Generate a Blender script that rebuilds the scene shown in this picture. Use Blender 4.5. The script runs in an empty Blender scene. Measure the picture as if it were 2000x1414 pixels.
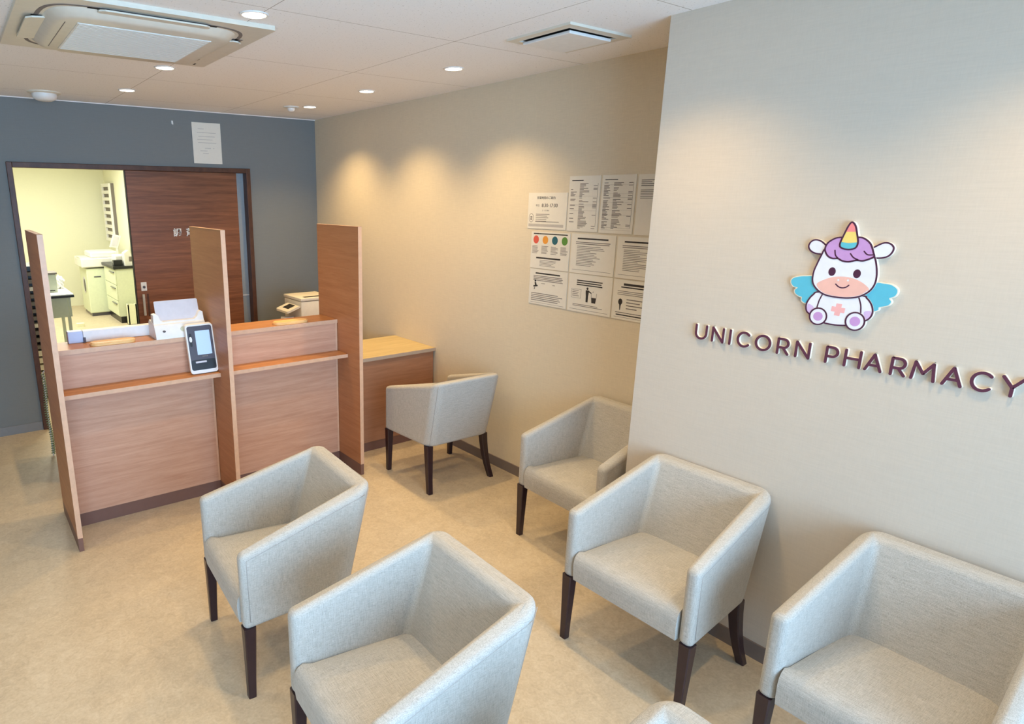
import bpy, bmesh, math, random
from mathutils import Vector, Matrix
from mathutils.geometry import tessellate_polygon
random.seed(7)
scene = bpy.context.scene
COL = scene.collection
PI = math.pi

# ------------------------------------------------------------------ camera
def add_camera():
    yaw, pitch, roll = 0.6029, -0.2538, 0.0032
    F = Vector((math.sin(yaw)*math.cos(pitch), math.cos(yaw)*math.cos(pitch), math.sin(pitch)))
    R = Vector((math.cos(yaw), -math.sin(yaw), 0)); U = R.cross(F)
    c, s = math.cos(roll), math.sin(roll)
    R2 = c*R + s*U; U2 = -s*R + c*U
    cd = bpy.data.cameras.new('camera'); co = bpy.data.objects.new('camera', cd); COL.objects.link(co)
    cd.sensor_fit = 'HORIZONTAL'; cd.sensor_width = 36.0; cd.lens = 36.0*1249.6/2000
    cd.shift_x = (1000-776.23)/2000; cd.shift_y = (712.6-707)/2000
    cd.clip_start = 0.05
    m = Matrix((( R2.x, U2.x, -F.x, 0), (R2.y, U2.y, -F.y, 0), (R2.z, U2.z, -F.z, 1.8), (0, 0, 0, 1)))
    co.matrix_world = m
    scene.camera = co
add_camera()

# ------------------------------------------------------------------ world, exposure, large lights
scene.view_settings.view_transform = 'Standard'
scene.view_settings.look = 'None'
scene.view_settings.gamma = 1.0
scene.view_settings.use_curve_mapping = False
scene.view_settings.exposure = 0.27
w = bpy.data.worlds.new('daylight_world'); scene.world = w; w.use_nodes = True
bg = w.node_tree.nodes['Background']; bg.inputs[0].default_value = (0.75, 0.87, 1.0, 1); bg.inputs[1].default_value = 1.0
scene.cycles.max_bounces = 8; scene.cycles.diffuse_bounces = 5; scene.cycles.transparent_max_bounces = 8
scene.cycles.sample_clamp_indirect = 6.0
scene.cycles.use_denoising = True

WARM = (1.0, 0.70, 0.33)
DAY = (0.38, 0.66, 1.0)
P_WINDOW, P_DOWN, P_DISP, P_SIDE = 300.0, 37.0, 56.0, 0

def area(name, loc, rot, sx, sy, power, color):
    l = bpy.data.lights.new(name, 'AREA'); l.shape = 'RECTANGLE'; l.size = sx; l.size_y = sy
    l.energy = power; l.color = color
    o = bpy.data.objects.new(name, l); o.location = loc; o.rotation_euler = rot; COL.objects.link(o); return o
area('window_daylight', (0.2, -1.95, 1.35), (math.radians(93), 0, 0), 3.9, 2.2, P_WINDOW, DAY)

# ------------------------------------------------------------------ helpers
def s2l(c):
    return tuple(((v/255)/12.92 if v/255 <= 0.04045 else ((v/255+0.055)/1.055)**2.4) for v in c) + (1,)
class NT:
    def __init__(s, name):
        s.m = bpy.data.materials.new(name); s.m.use_nodes = True
        s.t = s.m.node_tree; s.b = s.t.nodes['Principled BSDF']
    def n(s, typ, **kw):
        nd = s.t.nodes.new(typ)
        for k, v in kw.items():
            if hasattr(nd, k): setattr(nd, k, v)
        return nd
    def l(s, a, b): s.t.links.new(a, b)
    def coords(s, scale):
        tc = s.n('ShaderNodeTexCoord'); mp = s.n('ShaderNodeMapping')
        mp.inputs['Scale'].default_value = scale; s.l(tc.outputs['Object'], mp.inputs['Vector']); return mp.outputs[0]
    def noise(s, vec, scale, detail=4, rough=0.55, dist=0.0):
        n = s.n('ShaderNodeTexNoise'); n.inputs['Scale'].default_value = scale; n.inputs['Detail'].default_value = detail
        n.inputs['Roughness'].default_value = rough; n.inputs['Distortion'].default_value = dist
        s.l(vec, n.inputs['Vector']); return n.outputs[0]
    def ramp(s, fac, stops):
        r = s.n('ShaderNodeValToRGB'); e = r.color_ramp.elements
        e[0].position, e[0].color = stops[0][0], stops[0][1]
        e[1].position, e[1].color = stops[-1][0], stops[-1][1]
        for p, c in stops[1:-1]:
            x = e.new(p); x.color = c
        s.l(fac, r.inputs[0]); return r.outputs[0]
    def bump(s, h, strength, dist=0.002):
        b = s.n('ShaderNodeBump'); b.inputs['Strength'].default_value = strength; b.inputs['Distance'].default_value = dist
        s.l(h, b.inputs['Height']); s.l(b.outputs[0], s.b.inputs['Normal'])
    def math(s, op, a, b=None, c=None):
        m = s.n('ShaderNodeMath'); m.operation = op
        for i, v in enumerate((a, b, c)):
            if v is None: continue
            if isinstance(v, (int, float)): m.inputs[i].default_value = v
            else: s.l(v, m.inputs[i])
        return m.outputs[0]
    def mix(s, fac, a, b, mode='MIX'):
        m = s.n('ShaderNodeMix'); m.data_type = 'RGBA'; m.blend_type = mode
        for i, v in ((0, fac), (6, a), (7, b)):
            if isinstance(v, (int, float)): m.inputs[i].default_value = v
            elif isinstance(v, tuple): m.inputs[i].default_value = v
            else: s.l(v, m.inputs[i])
        return m.outputs[2]

def plain(name, rgb, rough=0.5, metal=0.0, var=0.03, spec=0.5):
    """plain coloured surface with a faint procedural mottling"""
    k = NT(name); c = s2l(rgb)
    n = k.noise(k.coords((1, 1, 1)), 35, 3)
    col = k.ramp(n, [(0.3, tuple(v*(1-var) for v in c[:3])+(1,)), (0.7, tuple(min(1, v*(1+var)) for v in c[:3])+(1,))])
    k.l(col, k.b.inputs['Base Color']); k.b.inputs['Roughness'].default_value = rough
    k.b.inputs['Metallic'].default_value = metal; k.b.inputs['Specular IOR Level'].default_value = spec
    return k.m
def wood(name, dark, light, scale, rough=0.42, contrast=1.0):
    k = NT(name)
    v = k.coords(scale)
    a = k.noise(v, 1.6, 7, 0.62, 0.6)
    v2 = k.coords(tuple(x*3.3 for x in scale)); b = k.noise(v2, 2.4, 5, 0.6, 0.2)
    f = k.math('ADD', k.math('MULTIPLY', a, 0.68), k.math('MULTIPLY', b, 0.32))
    col = k.ramp(f, [(0.36, s2l(dark)), (0.5, tuple((x+y)/2 for x, y in zip(s2l(dark), s2l(light)))), (0.64, s2l(light))])
    k.l(col, k.b.inputs['Base Color']); k.b.inputs['Roughness'].default_value = rough
    k.b.inputs['Specular IOR Level'].default_value = 0.35
    k.bump(f, 0.06, 0.001)
    return k.m
def emit(name, rgb, strength):
    k = NT(name); k.b.inputs['Base Color'].default_value = s2l(rgb)
    k.b.inputs['Emission Color'].default_value = s2l(rgb); k.b.inputs['Emission Strength'].default_value = strength
    return k.m

def mat_wallpaper(name, rgb, var=0.05):
    k = NT(name); c = s2l(rgb)
    h = k.noise(k.coords((3, 3, 60)), 4, 4, 0.6); g = k.noise(k.coords((90, 90, 8)), 3, 3, 0.6)
    f = k.math('ADD', k.math('MULTIPLY', h, 0.6), k.math('MULTIPLY', g, 0.4))
    col = k.ramp(f, [(0.35, tuple(v*(1-var) for v in c[:3])+(1,)), (0.65, tuple(v*(1+var) for v in c[:3])+(1,))])
    k.l(col, k.b.inputs['Base Color']); k.b.inputs['Roughness'].default_value = 0.8
    k.b.inputs['Specular IOR Level'].default_value = 0.2
    k.bump(f, 0.25, 0.0015); return k.m
def mat_floor():
    k = NT('marbled_vinyl_floor')
    a = k.noise(k.coords((1, 1, 1)), 3.2, 8, 0.65, 0.5); b = k.noise(k.coords((1, 1, 1)), 26, 6, 0.7, 1.2)
    c = k.noise(k.coords((1, 1, 1)), 95, 3, 0.6)
    f = k.math('ADD', k.math('ADD', k.math('MULTIPLY', a, 0.28), k.math('MULTIPLY', b, 0.46)), k.math('MULTIPLY', c, 0.26))
    col = k.ramp(f, [(0.36, s2l((180, 163, 138))), (0.5, s2l((198, 181, 154))), (0.64, s2l((212, 197, 172)))])
    k.l(col, k.b.inputs['Base Color']); k.b.inputs['Roughness'].default_value = 0.38
    k.b.inputs['Specular IOR Level'].default_value = 0.35
    k.bump(b, 0.04, 0.001); return k.m
def mat_ceiling():
    k = NT('pitted_ceiling_board')
    tc = k.n('ShaderNodeTexCoord'); sp = k.n('ShaderNodeSeparateXYZ'); k.l(tc.outputs['Object'], sp.inputs[0])
    def seam(o, off):
        m = k.math('PINGPONG', k.math('ADD', k.math('SUBTRACT', o, off), 91.0), 0.455)
        return k.math('LESS_THAN', m, 0.0016)
    s = k.math('MAXIMUM', seam(sp.outputs[0], 1.125), seam(sp.outputs[1], 2.50))
    n = k.noise(k.coords((1, 1, 1)), 120, 2, 0.5)
    col = k.ramp(n, [(0.28, s2l((196, 192, 186))), (0.36, s2l((242, 240, 238)))])
    col = k.mix(s, col, s2l((158, 150, 140)))
    k.l(col, k.b.inputs['Base Color']); k.b.inputs['Roughness'].default_value = 0.9
    k.b.inputs['Specular IOR Level'].default_value = 0.15
    k.bump(n, 0.2, 0.001); return k.m
def mat_fabric():
    k = NT('woven_greige_fabric')
    a = k.noise(k.coords((28, 680, 680)), 1.0, 3, 0.6); b = k.noise(k.coords((680, 28, 680)), 1.0, 3, 0.6)
    c = k.noise(k.coords((620, 620, 36)), 1.0, 2, 0.5)
    f = k.math('ADD', k.math('ADD', k.math('MULTIPLY', a, 0.38), k.math('MULTIPLY', b, 0.34)), k.math('MULTIPLY', c, 0.28))
    col = k.ramp(f, [(0.36, s2l((148, 143, 134))), (0.5, s2l((180, 175, 166))), (0.64, s2l((203, 198, 190)))])
    k.l(col, k.b.inputs['Base Color']); k.b.inputs['Roughness'].default_value = 0.72
    k.b.inputs['Specular IOR Level'].default_value = 0.3
    k.b.inputs['Sheen Weight'].default_value = 0.15; k.b.inputs['Sheen Roughness'].default_value = 0.4
    k.bump(f, 0.35, 0.0012); return k.m
def mat_glass():
    k = NT('clear_window_glass')
    tr = k.n('ShaderNodeBsdfTransparent'); gl = k.n('ShaderNodeBsdfGlossy'); gl.inputs['Roughness'].default_value = 0.02
    fr = k.n('ShaderNodeFresnel'); fr.inputs[0].default_value = 1.45
    mx = k.n('ShaderNodeMixShader'); k.l(fr.outputs[0], mx.inputs[0]); k.l(tr.outputs[0], mx.inputs[1]); k.l(gl.outputs[0], mx.inputs[2])
    out = [n for n in k.t.nodes if n.type == 'OUTPUT_MATERIAL'][0]; k.l(mx.outputs[0], out.inputs[0]); return k.m

M = dict(
    floor=mat_floor(), ceiling=mat_ceiling(), fabric=mat_fabric(), glass=mat_glass(),
    beige=mat_wallpaper('beige_woven_wallpaper', (216, 203, 178)), pale=mat_wallpaper('pale_woven_wallpaper', (206, 194, 178), 0.035),
    recess=plain('pale_blue_grey_panel', (152, 160, 164), 0.35), blue=mat_wallpaper('slate_blue_wallpaper', (124, 127, 126), 0.03), cream=mat_wallpaper('cream_wallpaper', (228, 226, 202), 0.02),
    base=plain('taupe_vinyl_baseboard', (122, 110, 104), 0.5), base_blue=plain('grey_vinyl_baseboard', (128, 128, 128), 0.5),
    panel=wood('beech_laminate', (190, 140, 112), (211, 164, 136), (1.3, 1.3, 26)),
    side=wood('shaded_beech_laminate', (166, 110, 72), (184, 128, 88), (1.3, 1.3, 22)),  # darker orange: shade on the partition sides put into the laminate colour
    edge=plain('pale_beech_edging', (214, 170, 138), 0.4, var=0.06),
    ledge=wood('honey_beech_top', (178, 118, 70), (198, 140, 88), (1.2, 26, 26)),
    desktop=wood('light_oak_top', (184, 160, 112), (206, 184, 134), (1.4, 22, 22)),
    oakedge=plain('greyish_oak_edging', (176, 154, 132), 0.45),
    deskpanel=wood('brown_beech_panel', (150, 104, 76), (170, 122, 92), (1.3, 1.3, 26)),
    kick=plain('brown_kick_board', (118, 84, 72), 0.45),
    walnut=wood('dark_walnut_laminate', (104, 62, 40), (144, 92, 62), (1.1, 1.1, 24), 0.4),
    frame=wood('dark_brown_frame', (70, 44, 32), (92, 60, 44), (6, 6, 3), 0.42),
    legs=plain('espresso_lacquer', (46, 28, 32), 0.3, var=0.12),
    white=plain('white_plastic', (232, 229, 224), 0.38), offwhite=plain('offwhite_plastic', (222, 214, 196), 0.45),
    lilac=plain('lilac_grey_plastic', (206, 202, 208), 0.4), bluish=plain('pale_blue_plastic', (190, 200, 226), 0.35),
    black=plain('black_plastic', (22, 22, 24), 0.35), dark=plain('dark_grey_gloss', (84, 82, 92), 0.2),
    slot=plain('dark_slot', (26, 20, 16), 0.7), chrome=plain('brushed_steel', (190, 186, 180), 0.3, 0.9),
    tray=wood('pale_orange_wood', (232, 184, 116), (246, 204, 140), (6, 26, 26), 0.45),
    paper=plain('white_paper', (226, 220, 206), 0.7, var=0.015), ink=plain('grey_print_ink', (120, 112, 106), 0.8), inkdark=plain('dark_print_ink', (52, 48, 46), 0.8),
    lightink=plain('pale_print_ink', (186, 180, 172), 0.8),
    steelgrey=plain('pale_grey_metal', (186, 190, 170), 0.45), cabinet=plain('pale_green_white_laminate', (218, 224, 196), 0.45),
    yellow=plain('pale_yellow_plastic', (230, 230, 200), 0.5), cord_g=plain('dull_green_cord', (120, 132, 92), 0.5),
    acbody=plain('ivory_ac_plastic', (214, 206, 190), 0.4), acgrille=plain('white_ac_grille', (222, 222, 216), 0.5),
    plum=plain('plum_acrylic', (92, 48, 68), 0.3), creamacr=plain('cream_acrylic', (238, 228, 208), 0.4),
    l_white=plain('emblem_white', (232, 232, 236), 0.4), l_out=plain('emblem_dark_plum', (74, 34, 62), 0.4),
    l_blue=plain('emblem_sky_blue', (92, 186, 210), 0.4), l_purple=plain('emblem_lilac', (198, 152, 206), 0.4), l_tip=plain('emblem_pale_lilac', (212, 184, 222), 0.4),
    l_pink=plain('emblem_peach', (238, 186, 172), 0.4), l_coral=plain('emblem_coral', (240, 140, 140), 0.4), l_yel=plain('emblem_yellow', (240, 214, 120), 0.4),
    l_teal=plain('emblem_teal', (96, 190, 204), 0.4), l_cross=plain('emblem_pink', (240, 178, 176), 0.4),
    c_red=plain('print_red', (212, 92, 74), 0.7), c_or=plain('print_orange', (226, 152, 60), 0.7), c_te=plain('print_teal', (40, 96, 108), 0.7), c_gr=plain('print_green', (92, 140, 62), 0.7),
    lamp=emit('lit_downlight_lens', (255, 240, 212), 9.0), screen=emit('lit_terminal_screen', (160, 184, 214), 0.42),
    disp_lamp=emit('lit_ceiling_panel', (246, 255, 226), 3.0),
)

def new_mesh(name, bm, mat, parent=None, loc=None, smooth=False):
    """bm is in world coordinates; loc (or the parent's location) becomes the origin"""
    o0 = Vector(loc) if loc is not None else (parent_world(parent) if parent else Vector((0, 0, 0)))
    bmesh.ops.translate(bm, verts=bm.verts, vec=-o0)
    bmesh.ops.recalc_face_normals(bm, faces=bm.faces)
    me = bpy.data.meshes.new(name); bm.to_mesh(me); bm.free()
    me.materials.append(mat)
    if smooth:
        for p in me.polygons: p.use_smooth = True
        if smooth is not True: me.set_sharp_from_angle(angle=math.radians(smooth))
    o = bpy.data.objects.new(name, me); COL.objects.link(o)
    if parent: o.parent = parent
    else: o.location = o0
    return o
def parent_world(p):
    v = Vector((0, 0, 0))
    while p: v += Vector(p.location); p = p.parent
    return v
def thing(name, label, cat, loc, group=None, kind=None):
    o = bpy.data.objects.new(name, None); o.empty_display_size = 0.1; COL.objects.link(o); o.location = loc
    o['label'] = label; o['category'] = cat
    if group: o['group'] = group
    if kind: o['kind'] = kind
    return o
def struct(o, label=None):
    o['kind'] = 'structure'
    if label: o['label'] = label
    return o
def tag(o, label, cat, group=None):
    o['label'] = label; o['category'] = cat
    if group: o['group'] = group
    return o
def box(bm, lo, hi, bev=0.0, seg=2):
    r = bmesh.ops.create_cube(bm, size=1.0); vs = r['verts']
    lo, hi = Vector(lo), Vector(hi)
    for v in vs: v.co = Vector(((lo.x+hi.x)/2+v.co.x*(hi.x-lo.x), (lo.y+hi.y)/2+v.co.y*(hi.y-lo.y), (lo.z+hi.z)/2+v.co.z*(hi.z-lo.z)))
    if bev:
        es = {e for v in vs for e in v.link_edges}
        bmesh.ops.bevel(bm, geom=list(es), offset=bev, segments=seg, affect='EDGES', profile=0.5)
    return bm
def B(*boxes, bev=0.0, seg=2):
    bm = bmesh.new()
    for lo, hi in boxes: box(bm, lo, hi, bev, seg)
    return bm
def prism(bm, pts, f, d0, d1):
    """closed 2D outline extruded from depth d0 to d1 through frame f(u,v,d)"""
    a = [bm.verts.new(f(u, v, d0)) for u, v in pts]; b = [bm.verts.new(f(u, v, d1)) for u, v in pts]
    n = len(pts)
    if n <= 4: bm.faces.new(a); bm.faces.new(b[::-1])
    else:
        su = max(max(abs(p[0]-pts[0][0]), abs(p[1]-pts[0][1])) for p in pts)
        for t in tessellate_polygon([[Vector(((u-pts[0][0])/su*100, (v-pts[0][1])/su*100, 0)) for u, v in pts]]):
            bm.faces.new([a[i] for i in t]); bm.faces.new([b[i] for i in t][::-1])
    for i in range(n): bm.faces.new((a[i], b[i], b[(i+1) % n], a[(i+1) % n]))
def ribbon(bm, pts, wd, f, d0, d1, closed=False):
    n = len(pts); P = [Vector(p) for p in pts]; rows = []
    for i in range(n):
        if closed: a, b = P[(i-1) % n], P[(i+1) % n]
        else: a, b = P[max(i-1, 0)], P[min(i+1, n-1)]
        t = (b-a).normalized(); nn = Vector((-t.y, t.x))
        k = 1.0
        if (closed or 0 < i < n-1):
            t1 = (P[i]-P[i-1]).normalized(); c = max(0.45, abs(t1.dot(t))); k = 1/c
        rows.append((P[i]+nn*wd/2*k, P[i]-nn*wd/2*k))
    V = [[bm.verts.new(f(q.x, q.y, d)) for q in (r[0], r[1]) for d in (d0, d1)] for r in rows]
    for i in range(n if closed else n-1):
        A, C = V[i], V[(i+1) % n]
        bm.faces.new((A[1], C[1], C[3], A[3])); bm.faces.new((A[0], A[2], C[2], C[0]))
        bm.faces.new((A[0], C[0], C[1], A[1])); bm.faces.new((A[2], A[3], C[3], C[2]))
    if not closed:
        for j, e in enumerate((P[0], P[-1])):
            prism(bm, [(e.x+wd/2*math.cos(t), e.y+wd/2*math.sin(t)) for t in [k*PI/7 for k in range(14)]], f, d0, d1-(0.00004 if d1 > d0 else -0.00004)*(j+1))
def smooth_pts(pts, n=5, closed=True):
    out = []; N = len(pts)
    rng = range(N) if closed else range(N-1)
    for i in rng:
        if closed: p = [pts[(i+k-1) % N] for k in range(4)]
        else: p = [pts[max(0, i-1)], pts[i], pts[i+1], pts[min(N-1, i+2)]]
        for k in range(n):
            t = k/n
            out.append(tuple(0.5*((2*p[1][c])+(-p[0][c]+p[2][c])*t+(2*p[0][c]-5*p[1][c]+4*p[2][c]-p[3][c])*t*t+(-p[0][c]+3*p[1][c]-3*p[2][c]+p[3][c])*t**3) for c in (0, 1)))
    if not closed: out.append(tuple(pts[-1]))
    return out
def grow(pts, d):
    n = len(pts); area2 = sum(pts[i][0]*pts[(i+1) % n][1]-pts[(i+1) % n][0]*pts[i][1] for i in range(n)); sg = 1 if area2 > 0 else -1
    out = []
    for i in range(n):
        a, b = Vector(pts[i-1]), Vector(pts[(i+1) % n]); t = (b-a).normalized(); out.append((pts[i][0]+t.y*d*sg, pts[i][1]-t.x*d*sg))
    return out
def ell(cx, cy, rx, ry, n=28): return [(cx+rx*math.cos(2*PI*i/n), cy+ry*math.sin(2*PI*i/n)) for i in range(n)]
def rrect(x0, y0, x1, y1, r, n=5):
    out = []
    for cx, cy, a in ((x1-r, y1-r, 0), (x0+r, y1-r, 90), (x0+r, y0+r, 180), (x1-r, y0+r, 270)):
        for k in range(n+1):
            t = math.radians(a+90*k/n); out.append((cx+r*math.cos(t), cy+r*math.sin(t)))
    return out
def lathe(bm, prof, c, n=40):
    """profile (r,z) swept round the vertical through c"""
    rings = []
    for r, z in prof:
        rings.append([bm.verts.new((c[0]+r*math.cos(2*PI*i/n), c[1]+r*math.sin(2*PI*i/n), c[2]+z)) for i in range(n)])
    for a, b in zip(rings, rings[1:]):
        for i in range(n): bm.faces.new((a[i], a[(i+1) % n], b[(i+1) % n], b[i]))
    if prof[0][0] > 0: bm.faces.new(rings[0][::-1])
    if prof[-1][0] > 0: bm.faces.new(rings[-1])
    return bm
def tube(bm, pts, r, n=8):
    pts = [Vector(p) for p in pts]; rings = []
    for i, p in enumerate(pts):
        t = (pts[min(i+1, len(pts)-1)]-pts[max(i-1, 0)]).normalized()
        up = Vector((0, 0, 1)) if abs(t.z) < 0.9 else Vector((1, 0, 0))
        a = t.cross(up).normalized(); b = t.cross(a)
        rings.append([bm.verts.new(p+a*r*math.cos(2*PI*k/n)+b*r*math.sin(2*PI*k/n)) for k in range(n)])
    for x, y in zip(rings, rings[1:]):
        for k in range(n): bm.faces.new((x[k], x[(k+1) % n], y[(k+1) % n], y[k]))
    bm.faces.new(rings[0][::-1]); bm.faces.new(rings[-1]); return bm
def text_bm(body, size, f, depth=0.0004, align='LEFT', bold=0.0):
    cu = bpy.data.curves.new('t', 'FONT'); cu.body = body; cu.size = size; cu.align_x = align; cu.extrude = 0.0
    cu.resolution_u = 3; cu.offset = bold
    o = bpy.data.objects.new('t', cu); COL.objects.link(o)
    dg = bpy.context.evaluated_depsgraph_get(); dg.update()
    me = bpy.data.meshes.new_from_object(o.evaluated_get(dg))
    bm = bmesh.new(); bm.from_mesh(me)
    bpy.data.objects.remove(o); bpy.data.meshes.remove(me); bpy.data.curves.remove(cu)
    r = bmesh.ops.extrude_face_region(bm, geom=list(bm.faces))
    for g in r['geom']:
        if isinstance(g, bmesh.types.BMVert): g.co.z = depth
    for v in bm.verts: v.co = Vector(f(v.co.x, v.co.y, v.co.z))
    return bm

# ------------------------------------------------------------------ room shell
XW, YB, H, XL, YL = 2.921, 5.601, 2.5, 2.453, 1.678
X0, Y0 = -1.8, -1.6
XD, YD = 2.29, 12.15
struct(new_mesh('floor', B(((X0-.1, Y0-.1, -0.08), (XW+.1, YD+.1, 0))), M['floor']), 'beige marbled vinyl floor')
struct(new_mesh('ceiling', B(((X0-.1, Y0-.1, H), (XW+.1, YB+.12, H+.08))), M['ceiling']), 'white pitted ceiling boards')
struct(new_mesh('ceiling_dispensary', B(((-1.1, YB+.12, H), (XD+.1, YD+.1, H+.08))), M['cream']))
struct(new_mesh('wall_right', B(((XW, YL-.1, 0), (XW+.1, YB+.12, H))), M['beige']), 'beige wall with the notices')
struct(new_mesh('wall_right_front', B(((XL, Y0, 0), (XW+.1, YL, H)), bev=0.0), M['pale']), 'pale projecting wall with the raised emblem')
DL, DR, HD = 0.407, 2.262, 2.052
struct(new_mesh('wall_back', B(((X0-.1, YB, 0), (DL, YB+.12, H)), ((DR, YB, 0), (XW, YB+.12, H)), ((DL, YB, HD), (DR, YB+.12, H))), M['blue']), 'slate blue back wall')
struct(new_mesh('wall_back_recess', B(((1.24, YB+.066, 0), (DR-.001, YB+.12, HD-.001))), M['recess']))
struct(new_mesh('wall_left', B(((X0-.1, Y0, 0), (X0, YB, H))), M['pale']))
struct(new_mesh('wall_front', B(((X0-.1, Y0-.1, 0), (-1.6, Y0, H)), ((2.2, Y0-.1, 0), (XW+.1, Y0, H)), ((-1.6, Y0-.1, 2.4), (2.2, Y0, H)), ((-1.6, Y0-.1, 0), (2.2, Y0, .15))), M['pale']))
wf = struct(new_mesh('window_1', B(*[((x-.025, Y0-.08, .15), (x+.025, Y0-.02, 2.4)) for x in (-1.575, -.65, .3, 1.25, 2.175)], ((-1.6, Y0-.08, .15), (2.2, Y0-.02, .2)), ((-1.6, Y0-.08, 2.35), (2.2, Y0-.02, 2.4))), M['chrome']))
new_mesh('glass_pane', B(((-1.6, Y0-.053, .2), (2.2, Y0-.047, 2.35))), M['glass'], wf)
# dispensary behind the door
struct(new_mesh('wall_dispensary_right', B(((XD, YB+.12, 0), (XD+.1, YD+.1, H))), M['cream']))
struct(new_mesh('wall_dispensary_back', B(((-1.1, YD, 0), (XD, YD+.1, H))), M['cream']))
struct(new_mesh('wall_dispensary_left', B(((-1.1, YB+.12, 0), (-1.0, YD, H))), M['cream']))
struct(new_mesh('baseboard_right', B(((XW-.008, YL, 0), (XW, YB, .07))), M['base']))
struct(new_mesh('baseboard_right_front', B(((XL-.008, Y0, 0), (XL, YL+.008, .07))), M['base']))
struct(new_mesh('baseboard_back', B(((X0, YB-.008, 0), (DL-.001, YB, .07)), ((DR+.001, YB-.008, 0), (XW-.009, YB, .07))), M['base_blue']))
struct(new_mesh('trim_1', B(((X0, YB-.008, H-.006), (XW, YB, H))), M['white']), 'thin white strip along the top of the blue wall')
# door frame (dark brown) and the sliding door
f = .038
struct(new_mesh('trim_2', B(((DL, YB-.02, 0), (DL+f, YB+.12, HD)), ((DR-f, YB-.02, 0), (DR, YB+.065, HD)), ((DL+f, YB-.02, HD-f), (DR-f, YB+.065, HD)), bev=.003), M['frame']), 'dark brown door frame')
door = bpy.data.objects.new('door_1', None); COL.objects.link(door); door.location = (1.7, YB+.04, 0); struct(door, 'dark walnut sliding door with white lettering')
new_mesh('door_panel', B(((1.225, YB+.022, .01), (2.147, YB+.058, HD-f-.001)), bev=.002), M['walnut'], door)
YDF = YB+.022
new_mesh('edge_strip', B(((1.219, YB+.02, .01), (1.225, YB+.06, HD-f-.001))), M['slot'], door)
lp = new_mesh('lock_plate', B(((1.262, YDF-.006, 1.045), (1.308, YDF, 1.118)), bev=.002), M['white'], door)
bm = bmesh.new(); prism(bm, ell(1.285, 1.078, .011, .011, 16), lambda u, v, d: (u, d, v), YDF-.012, YDF-.005); new_mesh('keyhole', bm, M['dark'], lp)
hp = new_mesh('handle_recess_shade', B(((1.303, YDF-.003, .83), (1.318, YDF+.001, 1.02))), M['frame'], door)  # thin dark strip painted in for the shade beside the handle
new_mesh('pull_handle', B(((1.262, YDF-.03, .84), (1.28, YDF-.014, 1.02)), ((1.264, YDF-.016, .85), (1.278, YDF, .865)), ((1.264, YDF-.016, .995), (1.278, YDF, 1.01)), bev=.002), M['lightink'], door)
for ch, x in (('調', 1.563), ('剤', 1.672), ('室', 1.777)):
    bm = text_bm(ch, .072, lambda u, v, d, x=x: (x+u, YDF-.001-d, 1.492+v), .003, 'LEFT', .0016)
    o = new_mesh('sign_letter', bm, M['white'], door); o['label'] = 'white Japanese character on the door'
new_mesh('recess_rail', B(((2.15, YB+.060, .93), (2.222, YB+.0655, .937))), M['white'], door)

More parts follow.
